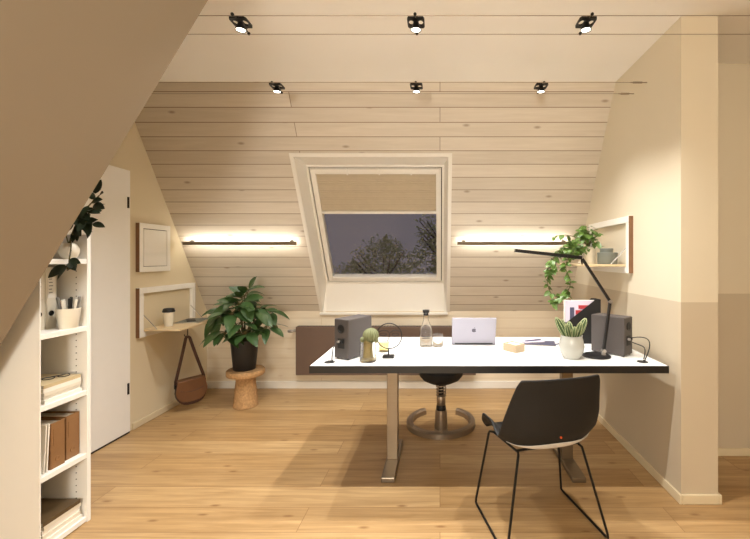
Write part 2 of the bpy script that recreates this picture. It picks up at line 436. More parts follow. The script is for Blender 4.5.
def spot_proto():
    t = thing('cable_spotlight', '', 'spotlight', (0, 0, ZC), 0, 'spotlights on cables')
    b = MB()   # flat holder with two round cutouts
    n = 20
    for sgn in (-1, 1):
        cx = sgn*.0225
        outer = [(sgn*.040 if q else 0, y) for q, y in ()]
        ring = [(cx+.0125*math.cos(2*PI*i/n), .021*math.sin(2*PI*i/n)) for i in range(n)]
        sq = []
        for i in range(n):
            c, s_ = math.cos(2*PI*i/n), math.sin(2*PI*i/n); k = 1/max(abs(c), abs(s_))
            sq.append((cx+.0185*c*min(k, 1.22), .042*s_*min(k, 1.22)-.006*abs(s_)*0))
        for z0, z1 in ((-.004, .004),):
            A = [[b.bm.verts.new((x, y, z)) for x, y in L] for z in (z0, z1) for L in (ring, sq)]
            for i in range(n):
                j = (i+1) % n
                b.bm.faces.new((A[0][i], A[0][j], A[1][j], A[1][i])); b.bm.faces.new((A[2][i], A[3][i], A[3][j], A[2][j]))
                b.bm.faces.new((A[0][i], A[2][i], A[2][j], A[0][j])); b.bm.faces.new((A[1][i], A[1][j], A[3][j], A[3][i]))
    b.box(-.011, .011, -.044, .044, -.005, .005)
    b.build('holder', M['black'], t)
    b = MB(); b.lathe([(.012, .004), (.016, -.012), (.025, -.034), (.0255, -.038), (.0225, -.038), (.014, -.02), (.0, -.018)], n=24); b.build('reflector', M['black'], t, smooth=True)
    b = MB(); b.lathe([(.0, -.0355), (.022, -.0355), (.022, -.034), (0, -.034)], n=24); b.build('bulb', M['bulb'], t)
    for sgn in (-1, 1):
        b = MB(); b.tube([(0, sgn*.03, 0), (0, sgn*.085, -.010)], .003, 8); b.ball((0, sgn*.078, -.009), .008, u=10, v=8)
        b.build('cable_clamp', M['black'], t)
    ld = bpy.data.lights.new('spot_beam', 'SPOT'); ld.energy = 70; ld.color = WARM; ld.spot_size = math.radians(124); ld.spot_blend = 1.0; ld.shadow_soft_size = .012
    lo = bpy.data.objects.new('spot_beam', ld); COL.objects.link(lo); lo.parent = t; lo.location = (0, 0, -.05)
    return t
sp0 = spot_proto()
spots = [(-.955, 1.885, 'left black spotlight of the front row on the cables'), (-.115, 1.885, 'middle black spotlight of the front row on the cables'),
         (.700, 1.885, 'right black spotlight of the front row on the cables'), (-1.072, 2.585, 'left small spotlight of the back row, against the boards'),
         (-.155, 2.585, 'middle small spotlight of the back row, above the window'), (.664, 2.585, 'right small spotlight of the back row near the partition')]
for i, (x, y, lab) in enumerate(spots):
    if i == 0: sp0.location = (x, y, ZC+.014); sp0['label'] = lab
    else: dup(sp0, (x, y, ZC+.014), 0, lab)

# LED wall lights on the slope
def led(u0, u1, label):
    t = thing('wall_light', label, 'wall light', (0, 0, 0), 0, 'long wall lights on the slope')
    sc = (1.488-KZ)/.86
    b = MB(); slab(b, u0, u1, sc+.001, sc+.034, -.064, -.052); b.build('housing', M['bar'], t, bevel=.002)
    b = MB(); slab(b, u0+.01, u1-.01, sc-.001, sc+.023, -.0518, -.036); b.build('diffuser', M['led'], t)
    for u in (u0+.06, u1-.06):
        b = MB(); slab(b, u-.015, u+.015, sc+.004, sc+.018, -.0358, 0); b.build('bracket', M['greyb'], t)
led(-2.345, -1.306, 'slim lit wall light on the slope, left of the window')
led(.157, 1.197, 'slim lit wall light on the slope, right of the window')

# ------------------------------------------------------------------ radiator
t = thing('radiator', 'flat brown radiator on the low board wall behind the desk', 'radiator', (0, YB, 0))
b = MB(); b.box(-1.447, .36, -.115, -.045, .165, .652); b.build('panel', M['rad'], t, bevel=.006)
b = MB()
for i in range(60): b.box(-1.43+i*.0298, -1.415+i*.0298, -.10, -.06, .650, .6545)
b.build('grille', M['dgap'], t)
for x in (-1.2, .06):
    b = MB(); b.box(x, x+.06, -.05, -.001, .25, .6); b.build('bracket', M['rad'], t)
b = MB(); b.tube([(-1.447, -.08, .60), (-1.49, -.08, .60)], .009, 8); b.lathe([(.014, 0), (.016, .01), (.016, .04), (.012, .05)], c=(-1.535, -.08, .6), M=Matrix.Rotation(PI/2, 3, 'Y'), n=14)
b.tube([(-1.495, -.08, .60), (-1.495, -.02, .60), (-1.495, -.001, .60)], .008, 8); b.build('valve', M['alu'], t)

# ------------------------------------------------------------------ desk
DX0, DX1, DY0, DY1, DZ = -.727, 1.272, 2.183, 2.985, .74
t = thing('desk', 'long height-adjustable desk with white top and black edge', 'desk', ((DX0+DX1)/2, (DY0+DY1)/2, 0))
hx, hy = (DX1-DX0)/2, (DY1-DY0)/2
b = MB(); b.box(-hx+.004, hx-.004, -hy+.004, hy-.004, DZ-.006, DZ); b.build('desktop', M['desk'], t)
b = MB(); b.box(-hx, hx, -hy, hy, DZ-.041, DZ-.0062); b.box(-hx, -hx+.004, -hy, hy, DZ-.0062, DZ-.001); b.box(hx-.004, hx, -hy, hy, DZ-.0062, DZ-.001)
b.box(-hx+.004, hx-.004, -hy, -hy+.004, DZ-.0062, DZ-.001); b.box(-hx+.004, hx-.004, hy-.004, hy, DZ-.0062, DZ-.001); b.build('edge_board', M['edge'], t)
for lx in (-.31-(DX0+DX1)/2, .83-(DX0+DX1)/2):
    b = MB(); b.box(lx-.036, lx+.036, -.03, .03, .03, .68); b.box(lx-.031, lx+.031, -.025, .025, .68, DZ-.06)
    lg = b.build('leg', M['steel'], t, bevel=.004)
    b = MB(); b.box(lx-.042, lx+.042, -.245, .26, 0.0, .032); b.build('foot', M['steel'], lg, bevel=.005)
    b = MB(); b.box(lx-.04, lx+.04, -.3, .3, DZ-.06, DZ-.041); b.build('bracket', M['black'], t)
b = MB(); b.box(-.5, .5, -.03, .03, DZ-.085, DZ-.041); b.build('crossbeam', M['black'], t)

# ------------------------------------------------------------------ desk things
def speaker(loc, rz, label, mirror):
    """origin at the near corner; +y runs along the side, +x along the connection face"""
    t = thing('speaker', label, 'speaker', loc, rz, 'desktop speakers')
    W, L, Hh = .112, .21, .238; sx = mirror
    x0, x1 = (0, W) if sx > 0 else (-W, 0)
    b = MB(); b.box(x0, x1, 0, L, .006, Hh); b.build('cabinet', M['grey'], t, bevel=.004)
    b = MB(); b.box(x0+.004, x1-.004, -.002, .001, .01, Hh-.004); b.build('back_panel', M['greyb'], t)
    cx = (x0+x1)/2; R = Matrix.Rotation(PI/2, 3, 'X')
    b = MB(); b.lathe([(.026, .001), (.026, .004), (.019, .004), (.017, -.0), (0, -.0)], c=(cx, -.002, Hh*.76), M=R, n=20); b.build('bass_port', M['blackp'], t, smooth=True)
    b = MB(); b.box(cx-.026, cx+.026, -.005, -.001, .065, .125); b.build('terminal_plate', M['blackp'], t, bevel=.002)
    for q in (-.012, .012):
        b = MB(); b.lathe([(.008, 0), (.008, .014), (.005, .016)], c=(cx+q, -.004, .105), M=R, n=12); b.build('terminal', M['alu'] if q < 0 else M['black'], t)
    for fx in (x0+.015, x1-.015):
        for fy in (.015, L-.015):
            b = MB(); b.lathe([(.008, 0), (.008, .007)], c=(fx, fy, 0), n=10); b.build('foot', M['blackp'], t)
    return t
aL = math.radians(-30)
speaker((-.535, 2.296, DZ), aL, 'grey speaker with cable at the left end of the desk', -1)
aR = math.radians(41)
speaker((1.111, 2.372, DZ), aR, 'grey speaker with cables at the right end of the desk', 1)
def loc2w(o, rz, p):
    c, s_ = math.cos(rz), math.sin(rz); return Vector((o[0]+c*p[0]-s_*p[1], o[1]+s_*p[0]+c*p[1], o[2]+p[2]))
def grommet(x, y, label):
    t = thing('cable_grommet', label, 'cable outlet', (x, y, DZ), 0, 'cable outlets in the desktop')
    b = MB(); b.lathe([(.030, 0), (.030, .0025), (.027, .004), (0, .004)], n=28); b.build('cover', M['blackp'], t)
    b = MB(); b.lathe([(.008, .004), (.006, .012), (0, .012)], n=12, c=(.012, 0, 0)); b.build('cable_mouth', M['blackp'], t)
grommet(-.635, 2.262, 'black round cable outlet by the left speaker'); grommet(1.168, 2.268, 'black round cable outlet by the right speaker')
A = loc2w((-.535, 2.296, DZ), aL, (-.068, -.02, .10))
b = MB(); b.tube(bez(A, A+Vector((-.02, -.04, -.02)), (-.612, 2.25, DZ+.09), (-.623, 2.262, DZ+.014), 14), .003, 6)
tag(b.build('speaker_cable', M['blackp'], smooth=True), 'thin black cable from the left speaker to its outlet', 'cable')
A = loc2w((1.111, 2.372, DZ), aR, (.044, -.02, .115)); B_ = loc2w((1.111, 2.372, DZ), aR, (.068, -.02, .085))
b = MB(); b.tube(bez(A, A+Vector((.10, -.05, .03)), (1.225, 2.255, DZ+.12), (1.184, 2.268, DZ+.014), 16), .003, 6)
tag(b.build('speaker_cable', M['blackp'], smooth=True), 'upper black cable looping from the right speaker to its outlet', 'cable')
b = MB(); b.tube(bez(B_, B_+Vector((.05, -.05, -.02)), (1.19, 2.26, DZ+.10), (1.176, 2.268, DZ+.016), 16), .003, 6)
tag(b.build('speaker_cable', M['blackp'], smooth=True), 'lower black cable hanging tight beside the right speaker', 'cable')

# cactus in a glass jar
t = thing('jarred_cactus', 'round cactus on a stalk in a glass jar on the desk', 'cactus', (-.418, 2.285, DZ))
b = MB(); b.lathe([(.0, 0), (.044, 0), (.048, .006), (.049, .05), (.046, .09), (.047, .112), (.0445, .112), (.0435, .09), (.0465, .05), (.045, .009), (0, .007)], n=32); b.build('jar', M['glass'], t, smooth=True)
b = MB(); b.lathe([(0, .008), (.035, .008), (.038, .018), (.030, .024), (.025, .07), (.027, .125), (.02, .128), (0, .128)], n=26); b.build('stalk', M['spine'], t, smooth=True)
b = MB(); n = 36
def ballF(u, v):
    a = 2*PI*u; th = PI*v; r = .044*(1+.07*math.cos(18*a)*math.sin(th)); return Vector((.016+r*math.sin(th)*math.cos(a), r*math.sin(th)*math.sin(a), .150-r*.95*math.cos(th)))
b.grid(ballF, 90, 14); bmesh.ops.remove_doubles(b.bm, verts=b.bm.verts, dist=1e-5); b.build('cactus_ball', M['olive'], t, smooth=True)
for c, r in (((-.028, -.012, .128), .017), ((.05, -.01, .122), .012)):
    b = MB(); b.ball(c, r, u=12, v=8); b.build('offshoot', M['olive'], t, smooth=True)

# wire face sculpture
t = thing('wire_sculpture', 'small dark ring sculpture with a wire face on a square foot', 'sculpture', (-.310, 2.365, DZ))
b = MB(); b.box(-.034, .034, -.024, .024, 0, .016); b.build('foot', M['black'], t, bevel=.003)
b = MB(); b.tube([(0, 0, .016), (0, 0, .055)], .004, 10); b.build('stem', M['black'], t)
b = MB(); b.tube([Vector((.004+.076*math.cos(a), 0, .131+.076*math.sin(a))) for a in [2*PI*i/40 for i in range(40)]], .0032, 8, True, up=(0, 1, 0)); b.build('ring', M['black'], t, smooth=True)
b = MB()
b.tube(bez((-.062, 0, .152), (-.03, 0, .172), (0, 0, .168), (.006, 0, .145), 10)+bez((.006, 0, .145), (.008, 0, .11), (-.012, 0, .105), (-.002, 0, .098), 8)[1:], .0022, 6, up=(0, 1, 0))
b.tube(bez((.012, 0, .15), (.03, 0, .172), (.055, 0, .168), (.069, 0, .156), 10), .0022, 6, up=(0, 1, 0))
for cx in (-.032, .042): b.tube([Vector((cx+.02*math.cos(2*PI*i/16), 0, .14+.008*math.sin(2*PI*i/16))) for i in range(16)], .0018, 6, True, up=(0, 1, 0))
b.build('wire_face', M['black'], t, smooth=True)
# amber tumbler behind
b = MB(); b.lathe([(0, 0), (.026, 0), (.030, .004), (.033, .06), (.0305, .06), (.028, .006), (0, .006)], c=(-.36, 2.52, DZ), n=28)
tag(b.build('tealight_glass', M['amber'], smooth=True), 'small amber glass behind the wire ring sculpture', 'glass')

# carafe, tumbler
t = thing('carafe', 'glass water carafe with black stopper in the middle of the desk', 'carafe', (-.095, 2.68, DZ))
b = MB(); b.lathe([(0, 0), (.040, 0), (.0435, .005), (.0435, .085), (.040, .12), (.026, .155), (.0195, .175), (.019, .215), (.022, .228), (.0195, .228), (.0165, .215), (.017, .175), (.0235, .155), (.037, .12), (.0405, .085), (.0405, .008), (0, .006)], n=36)
b.build('bottle', M['glass'], t, smooth=True)
b = MB(); b.lathe([(0, .21), (.0155, .21), (.0155, .2285), (.023, .2285), (.0235, .246), (0, .248)], n=28); b.build('stopper', M['blackp'], t, smooth=True)
b = MB()
for k, w in enumerate((.8, 1.0, .85, 1.05, .9)):
    z = .060+k*.015; r = .0446 if z < .09 else .0441-.1*(z-.088)
    b.tube([Vector((r*math.cos(-PI/2+a), r*math.sin(-PI/2+a), z)) for a in [(-.5+i/14)*w*1.5 for i in range(15)]], .0022, 6)
b.build('printed_line', M['blackp'], t)
b = MB(); b.lathe([(0, 0), (.030, 0), (.033, .004), (.0365, .05), (.035, .083), (.033, .083), (.0345, .05), (.031, .009), (0, .008)], c=(-.014, 2.672, DZ), n=32)
tag(b.build('drinking_glass', M['glass'], smooth=True), 'empty drinking glass beside the carafe', 'glass')

# laptop
t = thing('laptop', 'open silver laptop seen from behind, dark emblem on its lid', 'laptop', (.232, 2.71, DZ))
b = MB(); b.box(-.15, .15, 0, .205, .002, .014); b.build('base', M['lap'], t, bevel=.005)
b = MB(); b.box(-.135, .135, .03, .13, .0138, .0146); b.build('keyboard', M['blackp'], t)
Rt = Matrix.Translation((0, .004, .012)) @ Matrix.Rotation(math.radians(17), 4, 'X')
b = MB(); b.box(-.15, .15, -.004, .003, .0, .192, Rt); lid = b.build('lid', M['lap'], t, bevel=.0045)
b = MB(); b.box(-.14, .14, .003, .0042, .012, .184, Rt); b.build('screen', M['blackp'], t)
b = MB()
n = 40; outline = []
for i in range(n):
    a = PI/2+2*PI*i/n; r = .0145*(1+.10*abs(math.sin(a)) - .16*math.exp(-((math.sin(a)-1)**2)/.02) - .10*math.exp(-((math.sin(a)+1)**2)/.02))
    x, z = r*math.cos(a)*1.0, r*math.sin(a)*.95
    d = math.hypot(x-.0185, z-.002)
    if d < .0085: x = .0185-.0085*(.0185-x)/max(d, 1e-4); z = .002+.0085*(z-.002)/max(d, 1e-4)
    outline.append((x, z))
b.prism([(x, z+.1) for x, z in outline], -.0046, -.0038, lambda u, v, a: Rt @ Vector((u, a, v)))
leafo = [(.001, .1165), (.0015, .1215), (.006, .1245), (.0065, .120)]
b.prism(leafo, -.0046, -.0038, lambda u, v, a: Rt @ Vector((u, a, v)))
b.build('emblem', M['logo'], t)
b = MB(); b.tube([(-.13, .003, .011), (.13, .003, .011)], .006, 8); b.build('hinge', M['blackp'], t)

# note box
t = thing('note_box', 'pale wooden note box on the desk in front of the brochures', 'box', (.478, 2.47, DZ), math.radians(28))
b = MB(); 
# local axes: x to the right-back edge, y to the left-back edge
b.box(-.0, .085, 0, .011, 0, .05); b.box(0, .085, .099, .11, 0, .05); b.box(0, .01, .011, .099, 0, .05); b.box(.075, .085, .011, .099, 0, .05); b.box(.01, .075, .011, .099, 0, .006)
b.build('tray', M['note'], t, bevel=.0015)
b = MB(); b.box(.011, .074, .012, .098, .006, .045); b.build('note_paper', M['paper'], t)
t.rotation_euler.z = math.radians(38)

def flat(name, label, cat, x, y, z, w, d, h, rz, cover, group=None, pages=None):
    t = thing(name, label, cat, (x, y, z), rz, group)
    b = MB(); b.box(-w/2+.002, w/2-.002, -d/2+.002, d/2-.002, .0008, h-.001); b.build('pages', pages or M['pages'], t)
    b = MB(); b.box(-w/2, w/2, -d/2, d/2, h-.001, h); b.box(-w/2, w/2, -d/2, d/2, 0, .0008); b.box(-w/2, -w/2+.0015, -d/2, d/2, .0008, h-.001); b.build('cover', cover, t)
    return t
flat('brochure', 'grey brochure lying flat on the desk under the other papers', 'brochure', .70, 2.76, DZ, .21, .15, .006, math.radians(-12), M['slate'])
flat('brochure', 'white brochure lying across the grey one, with a pen on it', 'brochure', .655, 2.80, DZ+.0065, .15, .10, .005, math.radians(15), M['lilac'])
t = thing('pen', 'dark pen lying on the white brochure', 'pen', (.655, 2.79, DZ+.0158), math.radians(20))
b = MB(); b.tube([(-.065, 0, 0), (-.055, 0, 0), (.06, 0, 0), (.072, 0, 0)], [.0015, .004, .004, .003], 10); b.build('barrel', M['slate'], t)
b = MB(); b.tube([(.02, 0, .0045), (.068, 0, .0045)], .001, 6); b.build('clip', M['alu'], t)
b = MB(); b.box(-.05, .05, -.008, .008, 0, .003); o = b.build('ruler', M['slate'], bevel=.001); place(o, (.815, 2.735, DZ), math.radians(35)); tag(o, 'short dark strip lying on the desk by the cactus pot', 'ruler')

# cactus pot
t = thing('potted_cactus', 'striped cactus in a glazed cream pot on the desk', 'cactus', (.792, 2.365, DZ))
b = MB(); b.lathe([(0, 0), (.048, 0), (.052, .004), (.068, .040), (.0735, .070), (.068, .105), (.062, .130), (.064, .136), (.058, .136), (.058, .12), (0, .118)], n=36); b.build('pot', M['speck'], t, smooth=True)
b = MB(); b.lathe([(0, .1185), (.056, .1185), (.054, .128), (0, .129)], n=24); b.build('soil', M['soil'], t)
def lobe(base, tip, r):
    base, tip = Vector(base), Vector(tip); d = (tip-base); L = d.length; q = d.normalized().to_track_quat('Z', 'Y').to_matrix()
    g, rd = MB(), MB(); nr = 7; bend = Vector((0, 0, 1))
    def prof(t): return r*(.62+.38*math.sin(PI*min(t*1.05, 1)))*math.sqrt(max(0, 1-max(0, (t-.72)/.28)**2))
    def F(u, v):
        a = 2*PI*u; k = abs(math.cos(a*nr/2)); rr = prof(v)*(.66+.34*k)
        return base+q @ Vector((rr*math.cos(a), rr*math.sin(a), L*v))
    g.grid(F, nr*8, 12); bmesh.ops.remove_doubles(g.bm, verts=g.bm.verts, dist=1e-6)
    lo = g.build('cactus_lobe', M['cactus'], t, smooth=True, angle=False)
    for k in range(nr):
        a = 2*PI*k/nr
        rd.tube([base+q @ Vector((prof(v)*1.02*math.cos(a), prof(v)*1.02*math.sin(a), L*v)) for v in [.05+.93*i/9 for i in range(10)]], .0013, 5)
    rd.build('ridge', M['cactusr'], lo)
for bs, tp, r in (((-.030, 0, .12), (-.095, -.0, .245), .021), ((-.016, -.022, .12), (-.045, -.04, .212), .017), ((0, .015, .12), (-.006, .03, .215), .02),
                  ((.004, -.028, .12), (.006, -.04, .195), .017), ((.024, -.012, .12), (.045, -.035, .222), .018), ((.034, .01, .12), (.09, .01, .238), .022), ((-.025, .025, .12), (-.05, .04, .225), .018)):
    lobe(bs, tp, r)

# desk lamp
t = thing('desk_lamp', 'black jointed desk lamp with long slim head, beside the right speaker', 'lamp', (.955, 2.40, DZ))
b = MB(); b.lathe([(0, 0), (.083, 0), (.083, .006), (.078, .010), (0, .010)], n=40); b.build('base', M['black'], t, smooth=True)
b = MB(); b.lathe([(.014, .01), (.014, .022), (.010, .026), (.010, .04), (0, .04)], c=(.043, -.004, 0), n=16); b.tube([(.043, -.02, .034), (.043, .012, .034)], .011, 12); b.build('base_joint', M['alu'], t)
def bar(b, p, q, w, h):
    p, q = Vector(p), Vector(q); d = (q-p).normalized(); a = Vector((0, 1, 0)); c = d.cross(a)
    v = [b.bm.verts.new(e+a*sa*w/2+c*sc_*h/2) for e in (p, q) for sa, sc_ in ((-1, -1), (1, -1), (1, 1), (-1, 1))]
    for f in ((3, 2, 1, 0), (4, 5, 6, 7), (0, 1, 5, 4), (1, 2, 6, 5), (2, 3, 7, 6), (3, 0, 4, 7)): b.bm.faces.new([v[i] for i in f])
J0, J1, J2, J3 = (.043, -.004, .034), (.082, -.004, .335), (-.094, -.004, .606), (-.497, -.004, .65)
b = MB(); bar(b, J0, J1, .018, .016); b.build('lower_arm', M['black'], t, bevel=.003)
b = MB(); bar(b, J1, J2, .018, .016); b.build('upper_arm', M['black'], t, bevel=.003)
for J, nm in ((J1, 'elbow_joint'), (J2, 'head_joint')):
    b = MB(); b.tube([(J[0], -.018, J[2]), (J[0], .012, J[2])], .011, 14); b.build(nm, M['alu'], t)
d = (Vector(J3)-Vector(J2)).normalized(); dn = Vector((d.z, 0, -d.x)); dn = dn if dn.z < 0 else -dn
b = MB(); bar(b, J2, J3, .034, .011)
for q in (-.0155, .0155): bar(b, Vector(J2)+dn*.009+Vector((0, q, 0)), Vector(J3)+dn*.009+Vector((0, q, 0)), .003, .009)
bar(b, Vector(J3)-d*.001+dn*.009, Vector(J3)+dn*.009-d*.004, .03, .009)
b.build('lamp_head', M['black'], t)
b = MB(); bar(b, Vector(J2)+d*.10+dn*.0062, Vector(J3)-d*.012+dn*.0062, .024, .0015); b.build('led_panel', M['ledcool'], t)
b = MB(); b.tube([(J2[0], -.004, J2[2]-.012), (J2[0]+.006, -.004, J2[2]-.045)], .004, 8); b.build('grip', M['black'], t)

# magazine file with magazines
t = thing('magazine_file', 'black magazine file with slanted side at the back of the desk', 'magazine file', (.875, 2.75, DZ))
W, Hh, D = .25, .31, .085
poly = [(0, 0), (W, 0), (W, Hh), (W-.035, Hh), (.012, .15), (0, .15)]
b = MB()
for y in (0, D-.003): b.prism(poly, y, y+.003, lambda u, v, a: Vector((u, a, v)))
b.box(0, W, .003, D-.003, 0, .003); b.box(0, .003, .003, D-.003, .003, .15); b.box(W-.003, W, .003, D-.003, .003, Hh)
b.build('file_box', M['blackp'], t)
for k, (cv, nm) in enumerate(((M['lilac'], 'lilac magazine with red blocks standing foremost in the black file'), (M['paper'], 'plain white magazine standing hindmost in the black file'), )):
    y = .006+k*.036
    g = thing('magazine', nm, 'magazine', (.875+.006, 2.75+y, DZ+.004))
    b = MB(); b.box(0, .214, 0, .011, 0, .297); b.build('pages', M['paper'] if k else cv, g, bevel=.001)
    if not k:
        b = MB(); b.box(.07, .16, -.0012, .0, .20, .23); b.box(.09, .16, -.0012, 0, .24, .265); b.build('cover_block', M['red'], g)
        b = MB(); b.box(.03, .06, -.0012, .0, .15, .25); b.box(.10, .15, -.0012, 0, .235, .2395); b.build('cover_strip', M['slate'], g)

# ------------------------------------------------------------------ stool behind the desk
t = thing('swivel_stool', 'sprung round stool with open ring base behind the desk', 'stool', (.008, 3.17, 0))
b = MB(); Ro = .252; gap = math.radians(33)
ringp = [Vector((Ro*math.cos(a), Ro*math.sin(a), .024)) for a in [PI/2+gap+(2*PI-2*gap)*i/48 for i in range(49)]]
def sweep(b, pts, hw, hh):
    rows = []
    for i, p in enumerate(pts):
        rad = Vector((p.x, p.y, 0)).normalized()
        rows.append([b.bm.verts.new(p+rad*sx*hw+Vector((0, 0, sz*hh))) for sx, sz in ((-1, -1), (1, -1), (1, .55), (.55, 1), (-.55, 1), (-1, .55))])
    for A, B in zip(rows, rows[1:]):
        for k in range(6): b.bm.faces.new((A[k], A[(k+1) % 6], B[(k+1) % 6], B[k]))
    b.bm.faces.new(rows[0]); b.bm.faces.new(rows[-1][::-1])
sweep(b, ringp, .024, .024); b.build('ring_base', M['stool'], t, smooth=True)
py = -.185
b = MB(); b.lathe([(.046, .045), (.050, .06), (.044, .17), (.042, .19), (0, .19)], c=(0, py, 0), n=24); b.box(-.05, .05, py-.05, py+.03, .03, .05); b.build('post', M['stool'], t, smooth=True)
b = MB(); b.lathe([(.036, .19), (.038, .20), (.034, .225), (0, .225)], c=(0, py, 0), n=22); b.build('tilt_joint', M['blackp'], t, smooth=True)
b = MB(); b.lathe([(.031, .225), (.034, .23), (.034, .29), (.030, .296), (0, .296)], c=(0, py, 0), n=22); b.build('sleeve', M['stool'], t, smooth=True)
b = MB(); b.tube([Vector((.036*math.cos(2*PI*4.5*i/90), py+.036*math.sin(2*PI*4.5*i/90), .292+.098*i/90)) for i in range(91)], .0045, 6); b.build('spring', M['stool'], t, smooth=True)
b = MB(); b.lathe([(.02, .296), (.02, .40), (0, .40)], c=(0, py, 0), n=14); b.build('piston', M['black'], t)
b = MB(); b.lathe([(.05, .388), (.055, .391), (.05, .395), (0, .395)], c=(0, py, 0), n=24); b.build('collar', M['blackp'], t)
b = MB(); b.lathe([(0, .395), (.09, .40), (.14, .425), (.165, .455), (.17, .49), (.15, .52), (.08, .53), (0, .525)], c=(0, py, 0), n=36); b.build('seat', M['chairblk'], t, smooth=True)

# ------------------------------------------------------------------ desk chair
t = thing('shell_chair', 'black shell chair on thin wire legs in front of the desk', 'chair', (.496, 2.005, 0), math.radians(14))
rows = [(-.245, .798, .198, .02, 0), (-.240, .765, .214, .03, 0), (-.230, .69, .232, .05, 0), (-.220, .60, .252, .07, 0), (-.205, .52, .260, .09, .0), (-.170, .462, .258, .08, .04),
        (-.10, .432, .256, .05, .085), (-.03, .425, .258, .02, .125), (.05, .427, .278, 0, .135), (.12, .430, .258, 0, .07), (.19, .430, .226, -.01, .02), (.235, .417, .20, -.03, .0)]
def shell(u, v, off=0.):
    f = v*(len(rows)-1); i = min(int(f), len(rows)-2); k = f-i
    y, z, w, dy, dz = [rows[i][q]*(1-k)+rows[i+1][q]*k for q in range(5)]
    a = abs(u)
    return Vector((w*u, y+dy*a**2.6, z+dz*a**3))
b = MB(); b.grid(lambda p, v: shell(p*2-1, v), 22, 33); b.build('shell', M['chairblk'], t, smooth=True, solid=.012, sub=1, angle=False)
b = MB()
def rimF(p, q):
    u = (p*2-1)*.86; c = max(0.03, 1-abs(p*2-1)**2.2)
    P = shell(u, (5.15-.6*q*c)/11.)
    return P+Vector((0, -.0095, -.0045))
b.grid(rimF, 30, 5); b.build('seat_underlay', M['padgrey'], t, smooth=True, solid=.003, angle=False)
Pt = shell(.03, 4.0/11)
b = MB(); b.lathe([(.0055, 0), (.0055, .004), (0, .0045)], c=Pt+Vector((0, -.005, -.003)), M=Matrix.Rotation(PI/2, 3, 'X'), n=14); o = b.build('button_tag', M['orange'], t); o['label'] = 'small orange tag'
for sx in (-1, 1):
    b = MB(); rr = .0062
    P = [Vector((sx*.162, -.12, .426)), Vector((sx*.168, -.135, .420)), Vector((sx*.257, -.208, .03)), Vector((sx*.259, -.208, .012)), Vector((sx*.259, -.19, .007)),
         Vector((sx*.259, .185, .007)), Vector((sx*.259, .203, .012)), Vector((sx*.258, .204, .03)), Vector((sx*.205, .150, .405)), Vector((sx*.202, .142, .417)), Vector((sx*.192, .11, .426))]
    b.tube(P, rr, 8, True); b.build('sled_leg', M['black'], t, smooth=True)
b = MB(); b.tube([(-.19, .1, .424), (.19, .1, .424)], .006, 8); b.tube([(-.165, -.1, .424), (.165, -.1, .424)], .006, 8); b.build('cross_rail', M['black'], t)

# ------------------------------------------------------------------ cork stool and big plant
PX, PY = -1.76, 3.56
b = MB(); b.lathe([(0, 0), (.098, 0), (.105, .006), (.102, .03), (.092, .14), (.082, .24), (.086, .275), (.095, .283), (.155, .285), (.160, .292), (.160, .328), (.155, .335), (0, .335)], c=(PX, PY, 0), n=40)
tag(b.build('cork_stool', M['cork'], smooth=True), 'round mushroom-shaped cork stool under the big plant', 'stool')
t = thing('potted_plant', 'big leafy plant in a black pot on the cork stool', 'plant', (PX-.01, PY, .335))
b = MB(); b.lathe([(0, 0), (.090, 0), (.094, .004), (.116, .255), (.118, .27), (.110, .27), (.106, .24), (0, .238)], n=36); b.build('pot', M['pot'], t, smooth=True)
b = MB(); b.lathe([(0, .239), (.105, .241), (.09, .25), (0, .252)], n=24); b.build('soil', M['soil'], t)
wh = [((.0, .0, .63), 9, .16, .55), ((-.19, -.02, .50), 7, .17, -.15), ((.16, -.06, .50), 8, .18, .1), ((-.05, -.16, .49), 8, .19, .0), ((.25, -.02, .37), 7, .16, -.35),
      ((.10, -.17, .34), 8, .17, -.2), ((-.15, -.14, .33), 8, .16, -.35), ((.02, .16, .48), 7, .17, .2), ((-.04, -.05, .56), 7, .18, .35), ((.05, -.18, .42), 6, .18, .1), ((.2, .1, .45), 6, .17, 0), ((-.1, .1, .52), 5, .16, .2)]
rs = random.Random(11)
st, fo = MB(), MB()
for (c, n, L, lift) in wh:
    c = Vector((c[0]*.84, c[1]*.84, c[2]+.03)); L *= .95; st.tube(bez((c.x*.12, c.y*.12, .24), (c.x*.2, c.y*.2, .36), (c.x*.8, c.y*.8, c.z-.12), c, 8), [.009-.0006*i for i in range(9)], 6)
    a0 = rs.random()*6.28
    for k in range(n):
        a = a0+2*PI*k/n+rs.uniform(-.25, .25); e = lift+rs.uniform(-.3, .35)
        d = Vector((math.cos(a)*math.cos(e), math.sin(a)*math.cos(e), math.sin(e)))
        base = c+d*.035+Vector((0, 0, rs.uniform(-.03, .03)))
        st.tube([c, base], .0028, 5)
        Lk = L*rs.uniform(.85, 1.15)
        fo.leaf(base, d, (rs.uniform(-.2, .2), rs.uniform(-.4, 0), 1), Lk, Lk*rs.uniform(.46, .58), droop=rs.uniform(.15, .5), fold=rs.uniform(.1, .3))
for (bp, d, L) in (((.05, -.02, .73), (.5, -.1, .85), .15), ((-.02, -.03, .68), (-.6, -.2, .55), .13), ((.03, -.05, .64), (1, -.2, .18), .19), ((-.05, -.04, .62), (-1, -.2, .15), .17), ((-.25, 0, .50), (-1, 0, .3), .11), ((.0, -.06, .66), (.05, -.5, .3), .14),
                   ((-.24, -.05, .49), (-.35, -.1, -.8), .20), ((-.21, -.05, .50), (-.1, -.2, -1), .21), ((.05, -.1, .62), (.5, -.5, -.55), .22), ((.15, -.1, .55), (.75, -.3, -.5), .22), ((-.08, -.1, .6), (-.5, -.5, -.5), .21)):
    fo.leaf(bp, d, (0, -.6, .8), L, L*.5, droop=.12); st.tube([(bp[0]*.6, bp[1]*.6, bp[2]-.05), bp], .0028, 5)
